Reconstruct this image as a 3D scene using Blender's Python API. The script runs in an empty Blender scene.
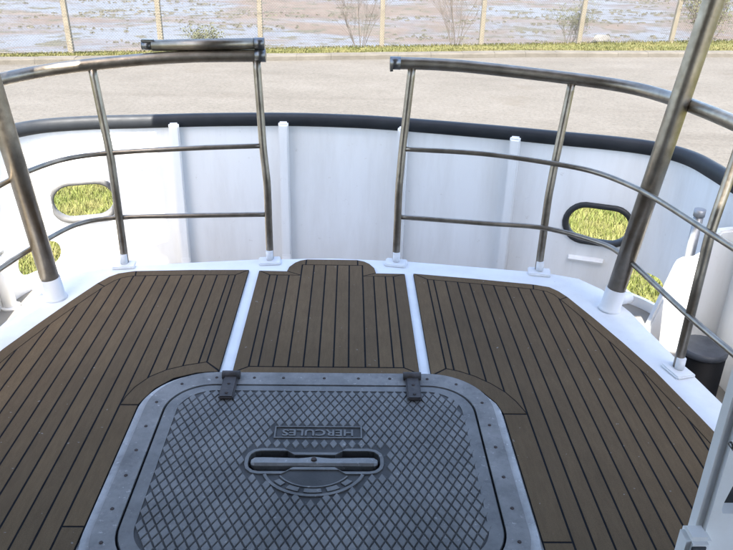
import bpy, bmesh, math, random
from mathutils import Vector, Matrix
random.seed(7)
S = bpy.context.scene
C = S.collection

# ------------------------------------------------------------------ camera
cd = bpy.data.cameras.new('camera')
cam = bpy.data.objects.new('camera', cd); C.objects.link(cam)
cd.sensor_width = 36.0; cd.lens = 36.0; cd.clip_end = 3000; cd.clip_start = 0.05
cam.matrix_world = Matrix(((0.99961, -0.01176, -0.02547, 0.075),
                           (-0.0178, 0.43581, -0.89986, 0.0),
                           (0.02168, 0.89996, 0.43543, 1.6),
                           (0, 0, 0, 1)))
S.camera = cam
# ------------------------------------------------------------------ sky, sun, exposure
SUN_EL = math.radians(58.0)
SUN_AZ = math.radians(6.0)              # light travels towards +Y, drifting to +X
W = bpy.data.worlds.new('World'); S.world = W; W.use_nodes = True
nt = W.node_tree; bg = nt.nodes['Background']
sk = nt.nodes.new('ShaderNodeTexSky'); sk.sky_type = 'NISHITA'; sk.sun_disc = False
sk.sun_elevation = SUN_EL; sk.sun_rotation = math.radians(180) + SUN_AZ
sk.air_density = 1.0; sk.dust_density = 2.4; sk.ozone_density = 1.0
nt.links.new(sk.outputs[0], bg.inputs[0]); bg.inputs[1].default_value = 0.115
sd = bpy.data.lights.new('sun', 'SUN'); sun = bpy.data.objects.new('sun', sd); C.objects.link(sun)
sd.energy = 3.6; sd.angle = math.radians(0.5); sd.color = (1.0, 0.95, 0.87)
ldir = Vector((math.sin(SUN_AZ)*math.cos(SUN_EL), math.cos(SUN_AZ)*math.cos(SUN_EL), -math.sin(SUN_EL)))
sun.rotation_euler = ldir.to_track_quat('-Z', 'Y').to_euler()
sun.location = (-3, -14, 14)
vs = S.view_settings
vs.view_transform = 'Standard'; vs.look = 'None'; vs.gamma = 1.0; vs.use_curve_mapping = False
vs.exposure = 2.88

# ------------------------------------------------------------------ materials
def ramp(nt, fac, stops):
    r = nt.nodes.new('ShaderNodeValToRGB')
    el = r.color_ramp.elements
    while len(el) < len(stops): el.new(0.5)
    for e, (p, c) in zip(el, stops):
        e.position = p; e.color = (*c, 1)
    nt.links.new(fac, r.inputs[0]); return r.outputs[0]
def noise(nt, scale, detail=4, rough=.55, stretch=None, dist=0.0, coord='Object'):
    tc = nt.nodes.new('ShaderNodeTexCoord'); n = nt.nodes.new('ShaderNodeTexNoise')
    n.inputs['Scale'].default_value = scale; n.inputs['Detail'].default_value = detail
    n.inputs['Roughness'].default_value = rough; n.inputs['Distortion'].default_value = dist
    if stretch:
        m = nt.nodes.new('ShaderNodeMapping'); m.inputs['Scale'].default_value = stretch
        nt.links.new(tc.outputs[coord], m.inputs[0]); nt.links.new(m.outputs[0], n.inputs['Vector'])
    else: nt.links.new(tc.outputs[coord], n.inputs['Vector'])
    return n.outputs['Fac']
def mix(nt, fac, a, b, mode='MIX'):
    m = nt.nodes.new('ShaderNodeMix'); m.data_type = 'RGBA'; m.blend_type = mode
    for sock, v in ((m.inputs[0], fac), (m.inputs[6], a), (m.inputs[7], b)):
        if isinstance(v, (int, float)): sock.default_value = v
        elif isinstance(v, tuple): sock.default_value = (*v, 1)
        else: nt.links.new(v, sock)
    return m.outputs[2]
def bump(nt, p, h, strength=.3, dist=.01):
    b = nt.nodes.new('ShaderNodeBump'); b.inputs['Strength'].default_value = strength; b.inputs['Distance'].default_value = dist
    nt.links.new(h, b.inputs['Height']); nt.links.new(b.outputs[0], p.inputs['Normal'])
def newmat(name):
    m = bpy.data.materials.new(name); m.use_nodes = True
    return m, m.node_tree, m.node_tree.nodes['Principled BSDF']
def simple(name, c1, c2, scale, rough=.6, metal=0.0, bs=0.0, bscale=None, stretch=None, spec=.5, bd=.004, rv=0.0, pos=(.3, .7)):
    m, nt, p = newmat(name)
    f = noise(nt, scale, 5, .6, stretch)
    nt.links.new(ramp(nt, f, [(pos[0], c1), (pos[1], c2)]), p.inputs['Base Color'])
    p.inputs['Metallic'].default_value = metal; p.inputs['Specular IOR Level'].default_value = spec
    p.inputs['Roughness'].default_value = rough
    if rv:
        mr = nt.nodes.new('ShaderNodeMapRange'); mr.inputs[3].default_value = rough - rv; mr.inputs[4].default_value = rough + rv
        nt.links.new(noise(nt, scale*2.3, 3), mr.inputs[0]); nt.links.new(mr.outputs[0], p.inputs['Roughness'])
    if bs: bump(nt, p, noise(nt, bscale or scale*4, 3), bs, bd)
    return m
M = {}
def mk_white(name, base, stain, amount, streak=(3, 3, .5)):
    m, nt, p = newmat(name)
    a = ramp(nt, noise(nt, 2.2, 6, .65, streak), [(.45, base), (.80, tuple(.72*x+.28*y for x, y in zip(base, stain)))])
    spots = ramp(nt, noise(nt, 22, 4, .7), [(.66, (0, 0, 0)), (.76, (1, 1, 1))])
    mm = nt.nodes.new('ShaderNodeMath'); mm.operation = 'MULTIPLY'; mm.inputs[1].default_value = amount
    nt.links.new(spots, mm.inputs[0])
    nt.links.new(mix(nt, mm.outputs[0], a, stain), p.inputs['Base Color'])
    p.inputs['Roughness'].default_value = .5
    bump(nt, p, noise(nt, 9, 3), .06, .01)
    return m
M['white'] = mk_white('white_paint', (.80, .80, .79), (.42, .38, .32), .40)
M['white_deck'] = mk_white('white_deck_paint', (.77, .78, .78), (.45, .41, .34), .45, (3, 3, 3))
M['steel'] = simple('stainless_steel', (.21, .180, .142), (.345, .305, .25), 16, .40, 1.0, .14, 60, rv=.12)
M['steel_dark'] = simple('dull_steel', (.12, .12, .12), (.22, .22, .22), 20, .35, .9)
M['rubber'] = simple('black_rubber', (.009, .011, .014), (.017, .020, .024), 9, .6, 0, .15, 40, rv=.1, spec=.35)
M['rim_black'] = simple('rim_black', (.012, .014, .016), (.022, .024, .026), 12, .5)
M['rim_sunlit'] = simple('rim_sunlit', (.07, .07, .07), (.11, .11, .11), 12, .6)  # left port rim: paler copy of the black rim, sunlight put into the colour
M['caulk'] = simple('black_caulk', (.007, .008, .010), (.012, .013, .016), 30, .8, spec=.1)
def mk_teak():
    m, nt, p = newmat('synthetic_teak')
    oi = nt.nodes.new('ShaderNodeObjectInfo')
    g = ramp(nt, noise(nt, 30, 4, .6, (3, .5, 1)), [(.3, (.116, .080, .046)), (.7, (.140, .098, .056))])
    sp = ramp(nt, noise(nt, 420, 2, .7), [(.35, (.82, .82, .82)), (.65, (1.12, 1.12, 1.12))])
    c = mix(nt, 1.0, g, sp, 'MULTIPLY')
    v = ramp(nt, oi.outputs['Random'], [(0, (.90, .90, .91)), (1, (1.10, 1.08, 1.05))])
    c = mix(nt, 1.0, c, v, 'MULTIPLY')
    dirt = ramp(nt, noise(nt, 2.3, 5, .6, coord='Object'), [(.35, (.88, .88, .88)), (.65, (1.08, 1.08, 1.08))])
    c = mix(nt, 1.0, c, dirt, 'MULTIPLY')
    fl = ramp(nt, noise(nt, 55, 2, .4), [(.765, (0, 0, 0)), (.785, (.5, .5, .5))])
    c = mix(nt, fl, c, (.30, .30, .29))
    nt.links.new(c, p.inputs['Base Color']); p.inputs['Roughness'].default_value = .85
    p.inputs['Specular IOR Level'].default_value = .12
    bump(nt, p, noise(nt, 420, 3, .6), .3, .0015)
    return m
M['teak'] = mk_teak()
def mk_alu(name, c1, c2, rough, metal):
    m, nt, p = newmat(name)
    a = ramp(nt, noise(nt, 5, 7, .72), [(.32, tuple(x*.86 for x in c1)), (.68, tuple(x*1.1 for x in c2))])
    w = ramp(nt, noise(nt, 48, 4, .75), [(.62, (0, 0, 0)), (.72, (.7, .7, .7))])
    c = mix(nt, w, a, tuple(min(1, x*2.1) for x in c2))
    dk = ramp(nt, noise(nt, 34, 4, .6, dist=.5), [(.28, (.78, .78, .80)), (.44, (1, 1, 1))])
    c = mix(nt, 1.0, c, dk, 'MULTIPLY')
    nt.links.new(c, p.inputs['Base Color'])
    p.inputs['Metallic'].default_value = metal; p.inputs['Roughness'].default_value = rough
    bump(nt, p, noise(nt, 180, 4, .7), .25, .002)
    return m
M['frame_alu'] = mk_alu('oxidised_frame', (.145, .139, .130), (.245, .236, .222), .62, .1)
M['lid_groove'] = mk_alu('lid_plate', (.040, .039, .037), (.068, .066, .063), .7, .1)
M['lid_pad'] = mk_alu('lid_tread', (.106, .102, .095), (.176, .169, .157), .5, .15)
M['hinge'] = simple('hinge_bronze', (.035, .030, .028), (.075, .062, .055), 40, .6, .2, .3, 120, bd=.002)
M['screw'] = simple('screw_rust', (.02, .015, .013), (.06, .035, .025), 80, .7)
M['lower_deck'] = simple('lower_deck_paint', (.17, .16, .14), (.25, .235, .205), 5, .7, 0, .2, 40)
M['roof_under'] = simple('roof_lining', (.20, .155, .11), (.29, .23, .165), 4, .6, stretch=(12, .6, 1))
M['glass'] = simple('dark_glass', (.008, .009, .010), (.014, .015, .016), 3, .12)
M['bollard'] = simple('black_paint', (.003, .003, .0035), (.007, .007, .008), 14, .6, spec=.2)
M['bollard_top'] = simple('worn_grey_paint', (.03, .034, .042), (.07, .075, .085), 18, .5)
M['galv'] = simple('galvanised_pipe', (.24, .25, .26), (.38, .39, .40), 18, .4, .4)
M['fence_post'] = simple('fence_post_concrete', (.145, .122, .082), (.205, .178, .128), 9, .85, 0, .4, 60, stretch=(1, 1, .4))
M['wire'] = simple('fence_wire', (.0372, .0360, .0310), (.0682, .0651, .0589), 5, .6, .2)
M['kerb'] = simple('kerb_concrete', (.0434, .0378, .0285), (.0694, .0620, .0496), 2.2, .9, 0, .5, 30, bd=.02)
M['bark'] = simple('twig_bark', (.06, .045, .034), (.12, .095, .072), 9, .9)
M['rock'] = simple('rock', (.0558, .0508, .0422), (.1054, .0961, .0806), 3, .9, 0, .5, 12, bd=.05)
M['weed'] = simple('seaweed', (.0136, .0136, .0087), (.0527, .0484, .0279), 3, .75, 0, .6, 20, bd=.05)
def mk_leaf(name, cols, scale):
    m, nt, p = newmat(name)
    nt.links.new(ramp(nt, noise(nt, scale, 3, .7), cols), p.inputs['Base Color'])
    p.inputs['Roughness'].default_value = .7
    p.inputs['Specular IOR Level'].default_value = .2
    return m
M['grass'] = mk_leaf('grass_blades', [(.30, (.050, .072, .013)), (.50, (.105, .118, .030)), (.68, (.165, .148, .058))], 1.6)
M['verge_grass'] = mk_leaf('verge_blades', [(.30, (.042, .048, .013)), (.52, (.082, .078, .028)), (.72, (.125, .105, .052))], .9)
M['bush_leaf'] = mk_leaf('bush_leaves', [(.3, (.0279, .0341, .0124)), (.7, (.0806, .0806, .0372))], 3)
def mk_ground(name, c, scale, b=.4):
    m, nt, p = newmat(name)
    f = noise(nt, scale, 7, .65)
    a = ramp(nt, f, c)
    f2 = ramp(nt, noise(nt, scale*30, 3, .7), [(.3, (.75, .75, .75)), (.7, (1.2, 1.2, 1.2))])
    nt.links.new(mix(nt, 1, a, f2, 'MULTIPLY'), p.inputs['Base Color']); p.inputs['Roughness'].default_value = .95
    p.inputs['Specular IOR Level'].default_value = .15
    bump(nt, p, noise(nt, scale*20, 4), b, .03)
    return m
M['soil'] = mk_ground('turf_soil', [(.3, (.0434, .0527, .0155)), (.7, (.1054, .0961, .0372))], 1.2)
def mk_road():
    m, nt, p = newmat('pale_gravel_road')
    a = ramp(nt, noise(nt, .8, 7, .65, (.7, 1.0, 1)), [(.30, (.062, .057, .049)), (.52, (.072, .0665, .058)), (.72, (.081, .0755, .067))])
    f = ramp(nt, noise(nt, 14, 7, .85), [(.30, (.62, .61, .60)), (.5, (1, 1, 1)), (.72, (1.28, 1.28, 1.27))])
    c = mix(nt, 1, a, f, 'MULTIPLY')
    st = ramp(nt, noise(nt, .9, 5, .6, (.12, 1.3, 1)), [(.52, (1, 1, 1)), (.70, (.90, .89, .88))])
    c = mix(nt, 1, c, st, 'MULTIPLY')
    d = ramp(nt, noise(nt, .33, 4, .6), [(.60, (0, 0, 0)), (.70, (.65, .65, .65))])
    c = mix(nt, d, c, (.054, .046, .035))
    nt.links.new(c, p.inputs['Base Color']); p.inputs['Roughness'].default_value = .9
    p.inputs['Specular IOR Level'].default_value = .2
    bump(nt, p, noise(nt, 30, 4, .7), .5, .02)
    return m
M['road'] = mk_road()
def mk_mud():
    m, nt, p = newmat('tidal_mud')
    band = noise(nt, .13, 9, .66, (.7, 1.0, 1), .5)
    mudc = ramp(nt, noise(nt, .45, 8, .7), [(.3, (.042, .030, .023)), (.5, (.056, .040, .030)), (.7, (.069, .055, .0445))])
    fine = ramp(nt, noise(nt, 3.2, 6, .8), [(.28, (.66, .66, .66)), (.5, (1, 1, 1)), (.72, (1.18, 1.18, 1.18))])
    mudc = mix(nt, 1, mudc, fine, 'MULTIPLY')
    film = ramp(nt, noise(nt, .9, 7, .75), [(.32, (.043, .038, .037)), (.5, (.055, .052, .0535)), (.7, (.064, .0625, .066))])
    wet = ramp(nt, band, [(.43, (0, 0, 0)), (.53, (1, 1, 1))])
    c = mix(nt, wet, mudc, film)
    sw = ramp(nt, noise(nt, .75, 10, .76, (.8, 1.0, 1), .3), [(.535, (0, 0, 0)), (.575, (1, 1, 1))])
    swc = ramp(nt, noise(nt, 4, 4, .7), [(.35, (.014, .0135, .008)), (.65, (.050, .046, .027))])
    c = mix(nt, sw, c, swc)
    nt.links.new(c, p.inputs['Base Color'])
    r = nt.nodes.new('ShaderNodeMapRange'); r.inputs[3].default_value = .9; r.inputs[4].default_value = .42
    mm = nt.nodes.new('ShaderNodeMath'); mm.operation = 'SUBTRACT'; mm.use_clamp = True
    nt.links.new(wet, mm.inputs[0]); nt.links.new(sw, mm.inputs[1])
    nt.links.new(mm.outputs[0], r.inputs[0]); nt.links.new(r.outputs[0], p.inputs['Roughness'])
    p.inputs['Specular IOR Level'].default_value = .4
    bump(nt, p, noise(nt, 1.6, 8, .75), .6, .08)
    return m
M['mud'] = mk_mud()

# ------------------------------------------------------------------ helpers
def link(name, me, mat, parent=None, smooth=False):
    o = bpy.data.objects.new(name, me); C.objects.link(o)
    if mat is not None and not me.materials: me.materials.append(M[mat])
    if smooth:
        for p in me.polygons: p.use_smooth = True
    if parent: o.parent = parent
    return o
def pydata(name, v, f, mat, parent=None, smooth=False):
    me = bpy.data.meshes.new(name); me.from_pydata([tuple(x) for x in v], [], f); me.update()
    return link(name, me, mat, parent, smooth)
def bmo(name, bm, mat, parent=None, smooth=False):
    bmesh.ops.recalc_face_normals(bm, faces=bm.faces)
    me = bpy.data.meshes.new(name); bm.to_mesh(me); bm.free()
    return link(name, me, mat, parent, smooth)
def tag(o, label=None, cat=None, group=None, kind=None):
    if label: o['label'] = label
    if cat: o['category'] = cat
    if group: o['group'] = group
    if kind: o['kind'] = kind
    return o
def empty(name, loc=(0, 0, 0)):
    o = bpy.data.objects.new(name, None); C.objects.link(o); o.location = loc; return o
def at(root, *objs):                     # parts were built in world coordinates
    for o in objs:
        o.parent = root; o.matrix_parent_inverse = Matrix.Translation(root.location).inverted()
    return objs[0] if len(objs) == 1 else objs
def cat(pts, n=8, closed=False):
    P = [Vector(p) for p in pts]; out = []
    N = len(P)
    for i in range(N if closed else N-1):
        if closed: a, b, c, d = P[(i-1) % N], P[i], P[(i+1) % N], P[(i+2) % N]
        else:
            b, c = P[i], P[i+1]; a = P[i-1] if i else b*2-c; d = P[i+2] if i+2 < N else c*2-b
        for k in range(n):
            t = k/n
            out.append(.5*((2*b)+(c-a)*t+(2*a-5*b+4*c-d)*t*t+(3*b-a-3*c+d)*t**3))
    if not closed: out.append(P[-1])
    return out
def tube_geo(path, r, sides=14, cap=True, base=0):
    P = [Vector(p) for p in path]; v = []; f = []
    rr = r if isinstance(r, (list, tuple)) else [r]*len(P)
    t = (P[1]-P[0]).normalized()
    n = t.orthogonal().normalized()
    for i, p in enumerate(P):
        if 0 < i < len(P)-1: t2 = (P[i+1]-P[i-1]).normalized()
        elif i == 0: t2 = (P[1]-P[0]).normalized()
        else: t2 = (P[-1]-P[-2]).normalized()
        q = t.rotation_difference(t2); n = (q @ n); n = (n - t2*n.dot(t2)).normalized(); t = t2
        b = t.cross(n)
        for k in range(sides):
            a = 2*math.pi*k/sides
            v.append(p+(n*math.cos(a)+b*math.sin(a))*rr[i])
    for i in range(len(P)-1):
        for k in range(sides):
            k2 = (k+1) % sides
            f.append((base+i*sides+k, base+i*sides+k2, base+(i+1)*sides+k2, base+(i+1)*sides+k))
    if cap:
        f.append(tuple(base+k for k in range(sides))[::-1])
        f.append(tuple(base+(len(P)-1)*sides+k for k in range(sides)))
    return v, f
def tube(name, path, r, mat, parent=None, sides=14):
    v, f = tube_geo(path, r, sides)
    o = pydata(name, v, f, mat, parent)
    for p in o.data.polygons: p.use_smooth = len(p.vertices) == 4
    return o
def prism(name, poly, z0, z1, mat, parent=None, bev=0.0):
    bm = bmesh.new()
    a = [bm.verts.new((x, y, z0)) for x, y in poly]; b = [bm.verts.new((x, y, z1)) for x, y in poly]
    n = len(poly)
    bm.faces.new(a[::-1]); top = bm.faces.new(b)
    for i in range(n): bm.faces.new((a[i], a[(i+1) % n], b[(i+1) % n], b[i]))
    if bev:
        bmesh.ops.bevel(bm, geom=list(top.edges), offset=bev, segments=2, affect='EDGES', profile=.5)
    return bmo(name, bm, mat, parent)
def ring(name, outer, inner, z0, z1, mat, parent=None):
    n = len(outer); v = []; f = []
    for x, y in outer: v.append((x, y, z0))
    for x, y in outer: v.append((x, y, z1))
    for x, y in inner: v.append((x, y, z1))
    for x, y in inner: v.append((x, y, z0))
    for i in range(n):
        j = (i+1) % n
        for s in range(3): f.append((s*n+i, s*n+j, (s+1)*n+j, (s+1)*n+i))
        f.append((3*n+i, 3*n+j, j, i))
    return pydata(name, v, f, mat, parent)
def box(name, lo, hi, mat, parent=None, bev=.004):
    bm = bmesh.new(); bmesh.ops.create_cube(bm, size=1)
    for w in bm.verts: w.co = Vector([lo[i]+(w.co[i]+.5)*(hi[i]-lo[i]) for i in range(3)])
    if bev: bmesh.ops.bevel(bm, geom=list(bm.edges), offset=bev, segments=2, affect='EDGES')
    return bmo(name, bm, mat, parent)
def rrect(x0, x1, y0, y1, r, n=8):
    out = []
    for cx, cy, a0 in ((x1-r, y1-r, 0), (x0+r, y1-r, 90), (x0+r, y0+r, 180), (x1-r, y0+r, 270)):
        for k in range(n+1):
            a = math.radians(a0+90*k/n); out.append((cx+r*math.cos(a), cy+r*math.sin(a)))
    return out
def boolean(o, cutters):
    for c in cutters:
        md = o.modifiers.new('cut', 'BOOLEAN'); md.operation = 'DIFFERENCE'; md.object = c; md.solver = 'EXACT'
    dg = bpy.context.evaluated_depsgraph_get(); dg.update()
    me = bpy.data.meshes.new_from_object(o.evaluated_get(dg))
    o.modifiers.clear(); old = o.data; o.data = me; bpy.data.meshes.remove(old)
    for c in cutters:
        d = c.data; bpy.data.objects.remove(c); bpy.data.meshes.remove(d)

# ------------------------------------------------------------------ setting: ground, road, kerb, verge, mudflat
GZ = -1.8
tag(pydata('ground', [(-60, -40, GZ-.004), (60, -40, GZ-.004), (60, 10.6, GZ-.004), (-60, 10.6, GZ-.004)], [(0, 1, 2, 3)], 'soil'),
    'rough lawn around the boat', 'lawn', kind='structure')
def kerb_y(x): return 20.33 + .195*x if x < 5 else 20.33+.975+.115*(x-5)
KX = [-60, -30, -15, -8, -4, 0, 5, 10, 16, 30, 60]
v = []; f = []
for x in KX: v += [(x, 10.3+.05*math.sin(x), GZ), (x, kerb_y(x)+.05, GZ)]
for i in range(len(KX)-1): f.append((2*i, 2*i+2, 2*i+3, 2*i+1))
tag(pydata('road', v, f, 'road'), kind='structure')
kerb = tag(empty('kerb', (0, 20.3, GZ)), kind='structure')
def kerb_piece(x0, x1):
    bm = bmesh.new()
    y0, y1 = kerb_y(x0), kerb_y(x1)
    prof = [(0, -.05), (.03, .10), (.07, .125), (.36, .135), (.40, -.05)]
    a = [bm.verts.new((x0, y0+py, GZ+pz+random.uniform(-.006, .006))) for py, pz in prof]
    b = [bm.verts.new((x1, y1+py, GZ+pz+random.uniform(-.006, .006))) for py, pz in prof]
    n = len(prof)
    for i in range(n): bm.faces.new((a[i], a[(i+1) % n], b[(i+1) % n], b[i]))
    bm.faces.new(a); bm.faces.new(b[::-1])
    return at(kerb, bmo('kerbstone', bm, 'kerb'))
x = -16.0
while x < 24:
    kerb_piece(x+.002, x+.912); x += .915
# verge (grass strip behind the kerb)
def fence_y(x): return 21.85 + .27*x if x < 0 else 21.85+.235*x
v = []; f = []
for x in KX:
    k = kerb_y(x)+.36; e = fence_y(x)+.35
    v += [(x, k, GZ+.09), (x, (k+e)/2, GZ+.12), (x, e, GZ+.05), (x, e+1.6, -2.85)]
for i in range(len(KX)-1):
    for s in range(3): f.append((4*i+s, 4*i+4+s, 4*i+5+s, 4*i+1+s))
tag(pydata('verge', v, f, 'soil'), kind='structure')
# mudflat
NX, NY = 150, 110
v = []; f = []
def h2(x, y):
    from mathutils import noise as N
    return .10*N.fractal(Vector((x*.12, y*.25, 3.1)), 1.0, 2.0, 4)
for j in range(NY+1):
    yy = 17 + 110*(j/NY)**1.4
    for i in range(NX+1):
        xx = -75+150*i/NX
        v.append((xx, yy, -2.75+h2(xx, yy)))
for j in range(NY):
    for i in range(NX): f.append((j*(NX+1)+i, j*(NX+1)+i+1, (j+1)*(NX+1)+i+1, (j+1)*(NX+1)+i))
# outer skirts so the flat runs on to the horizon
b = len(v)
v += [(-1500, 17, -2.8), (1500, 17, -2.8), (1500, 2000, -2.8), (-1500, 2000, -2.8)]
f.append((b, b+1, b+2, b+3))
# keep the sheet below the road out of sight
me_o = pydata('mudflat', [(x, y, z if y > 24.0+.27*x*(1 if x < 0 else .8) else min(z, -2.95)) for x, y, z in v], f, 'mud', smooth=True)
tag(me_o, kind='structure')
# seaweed and stones on the mud: uncountable
from mathutils import noise as MN
sv = []; sf = []
def clump(x, y, s, hh):
    b0 = len(sv); n = 7
    for k in range(n):
        a = 2*math.pi*k/n; r = s*random.uniform(.6, 1.2)
        sv.append((x+1.6*r*math.cos(a), y+.9*r*math.sin(a), -2.82+h2(x, y)))
    for k in range(n):
        a = 2*math.pi*(k+.4)/n; r = s*random.uniform(.25, .6)
        sv.append((x+1.6*r*math.cos(a), y+.9*r*math.sin(a), -2.75+h2(x, y)+hh*random.uniform(.6, 1.2)))
    for k in range(n): sf.append((b0+k, b0+(k+1) % n, b0+n+(k+1) % n, b0+n+k))
    sf.append(tuple(b0+n+k for k in range(n)))
cnt = 0
while cnt < 3000:
    x = random.uniform(-26, 32); y = random.uniform(25.5, 62)
    d = MN.fractal(Vector((x*.16, y*.42, 9.7)), 1.0, 2.0, 4)
    if d < .22 and random.random() > .02: continue
    clump(x, y, random.uniform(.03, .17), random.uniform(.01, .08)); cnt += 1
tag(pydata('seaweed', sv, sf, 'weed'), 'dark green and brown seaweed scattered over the tidal mud', 'seaweed', kind='stuff')
sv = []; sf = []
for k in range(420):
    x = random.uniform(-26, 32); y = random.uniform(25, 60)
    d = MN.fractal(Vector((x*.16, y*.42, 9.7)), 1.0, 2.0, 4)
    if d < .12: continue
    clump(x, y, random.uniform(.03, .09), random.uniform(.02, .07))
tag(pydata('shore_stones', sv, sf, 'rock'), 'small pale stones lying among the seaweed on the mud', 'stones', kind='stuff')

# grass blades
def blades(name, n, fx, mat, hmin, hmax, w):
    v = []; f = []
    for _ in range(n):
        x, y, z = fx()
        hh = random.uniform(hmin, hmax); a = random.uniform(0, 6.283); l = random.uniform(.2, .9)*hh
        dx, dy = math.cos(a), math.sin(a); b = random.uniform(0, 6.283)
        wx, wy = w*math.cos(b), w*math.sin(b); k = len(v)
        v += [(x-wx, y-wy, z-.01), (x+wx, y+wy, z-.01), (x+dx*l*.4+wx*.7, y+dy*l*.4+wy*.7, z+hh*.65), (x+dx*l*.4-wx*.7, y+dy*l*.4-wy*.7, z+hh*.65), (x+dx*l, y+dy*l, z+hh)]
        f += [(k, k+1, k+2, k+3), (k+3, k+2, k+4)]
    return pydata(name, v, f, mat)
def lawn():
    s = random.choice((-1, 1)); return (s*random.uniform(1.6, 6.0), random.uniform(5.0, 10.25), GZ)
tag(blades('grass', 60000, lawn, 'grass', .03, .11, .006), 'sunlit yellow green lawn grass seen through the bulwark ports', 'grass', kind='stuff')
def vg():
    x = random.uniform(-14, 20); k = kerb_y(x)+.38; e = fence_y(x)+.15
    return (x, k+(e-k)*random.random()**1.2, GZ+.11)
tag(blades('verge_grass', 26000, vg, 'verge_grass', .015, .055, .012), 'strip of yellow green grass between kerb and wire fence', 'grass', kind='stuff')

# ------------------------------------------------------------------ fence
fence = tag(empty('wire_fence', (0, 21.9, GZ)), 'chain link fence on pale posts between the grass verge and the mudflat', 'fence')
PX = [-13.6, -10.4, -7.2, -5.0, -2.42, .98, 3.99, 7.15, 10.35, 13.6, 16.9]
leanx = {-7.2: -.05, 7.15: .06, 10.35: .1}
pm = None
tops = []
for i, px in enumerate(PX):
    py = fence_y(px); t = leanx.get(px, random.uniform(-.02, .02))
    w = .07
    bm = bmesh.new()
    for z, ww, sx in ((-.2, w, 0), (1.95, w*.9, t), (2.05, w*.55, t)):
        for sx_, sy_ in ((-1, -1), (1, -1), (1, 1), (-1, 1)):
            bm.verts.new((px+sx+sx_*ww, py+sy_*ww, GZ+.1+z))
    bm.verts.ensure_lookup_table(); V = bm.verts
    for l in (0, 4):
        for k in range(4): bm.faces.new((V[l+k], V[l+(k+1) % 4], V[l+4+(k+1) % 4], V[l+4+k]))
    bm.faces.new([V[8+k] for k in range(4)])
    bmesh.ops.bevel(bm, geom=[e for e in bm.edges if abs(e.verts[0].co.z-e.verts[1].co.z) > .5], offset=.012, segments=1, affect='EDGES')
    at(fence, bmo('post', bm, 'fence_post'))
def mesh_bay(x0, x1):
    y0, y1 = fence_y(x0)-.09, fence_y(x1)-.09
    L = math.hypot(x1-x0, y1-y0); H = 1.85; v = []; f = []
    ux, uy = (x1-x0)/L, (y1-y0)/L; nx, ny = -uy, ux; t = .0034
    def seg(s0, z0, s1, z1, off, tt=t):
        k = len(v); ds, dz = s1-s0, z1-z0; l = math.hypot(ds, dz); ps, pz = -dz/l*tt, ds/l*tt
        for (s, z) in ((s0, z0), (s1, z1)):
            for a, b in ((1, 0), (-.5, .87), (-.5, -.87)):
                ss = s+ps*a; zz = z+pz*a; o = off+b*tt
                v.append((x0+ux*ss+nx*o, y0+uy*ss+ny*o, GZ+.14+zz))
        for q in range(3): f.append((k+q, k+(q+1) % 3, k+3+(q+1) % 3, k+3+q))
    p = .075; s = -H
    while s < L:
        a0, a1 = max(s, 0), min(s+H, L)
        if a1-a0 > .02:
            seg(a0, a0-s, a1, a1-s, .002); seg(a0, H-(a0-s), a1, H-(a1-s), -.002)
        s += p
    for zz in (.03, .95, 1.82): seg(0, zz, L, zz, -.006, .003)
    o = at(fence, pydata('wire_mesh', v, f, 'wire')); o['kind'] = 'stuff'
for a, b in zip(PX[:-1], PX[1:]): mesh_bay(a, b)

# ------------------------------------------------------------------ shrubs
def shrub(x, y, z, height, spread, nst, label, leafy=0, seed=1, twig=1.0, dens=1.0):
    rs = random.Random(seed)
    root = empty('bare_shrub' if not leafy else 'leafy_shrub', (x, y, z))
    tag(root, label, 'shrub', 'shrubs along the wire fence')
    sv, sf, tv, tf, ends = [], [], [], [], []
    def add(path, r0, r1, V, F, sides=4):
        rr = [r0+(r1-r0)*i/(len(path)-1) for i in range(len(path))]
        a, b = tube_geo(path, rr, sides, False, len(V)); V.extend(a); F.extend(b)
    def grow(p, d, L, r, lvl):
        pts = [p]; q = p.copy(); dd = d.copy()
        for k in range(4):
            dd = (dd+Vector((rs.uniform(-.2, .2), rs.uniform(-.2, .2), rs.uniform(-.08, .16)))).normalized()
            q = q+dd*L/4; pts.append(q.copy())
        add(pts, r, r*.45, *( (sv, sf) if lvl == 0 else (tv, tf)), 5 if lvl == 0 else 3)
        if lvl < 3:
            n = max(2, int((5 if lvl == 0 else 4)*dens))
            for k in range(n):
                b = pts[rs.randint(1, 4)]
                nd = (dd+Vector((rs.uniform(-1, 1), rs.uniform(-1, 1), rs.uniform(-.3, .7)))*.75).normalized()
                grow(b, nd, L*rs.uniform(.45, .65), r*.45, lvl+1)
        else: ends.append(pts[-1]); ends.append(pts[2])
    for k in range(nst):
        a = rs.uniform(0, 6.28); rd = rs.uniform(.1, .5)*spread
        grow(Vector((x+.12*math.cos(a), y+.12*math.sin(a), z-.05)), Vector((rd*math.cos(a), rd*math.sin(a), 1)).normalized(), height*rs.uniform(.45, .65), .018*twig, 0)
    at(root, pydata('stem', sv, sf, 'bark')); at(root, pydata('twigs', tv, tf, 'bark'))['kind'] = 'stuff'
    if leafy:
        v, f = [], []
        for e in ends:
            for _ in range(leafy):
                c = e+Vector((rs.gauss(0, .09), rs.gauss(0, .09), rs.gauss(0, .09))); s = rs.uniform(.015, .04)
                a = Vector((rs.uniform(-1, 1), rs.uniform(-1, 1), rs.uniform(-1, 1))).normalized(); b = a.orthogonal().normalized()
                k = len(v); v += [c-a*s, c+b*s*.5, c+a*s, c-b*s*.5]; f.append((k, k+1, k+2, k+3))
        at(root, pydata('foliage', v, f, 'bush_leaf'))['kind'] = 'stuff'
shrub(.35, 22.6, GZ, 2.6, 1.1, 8, 'bare twiggy shrub behind the fence, just left of the post nearest the middle', 0, 3, .62, 1.3)
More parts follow.
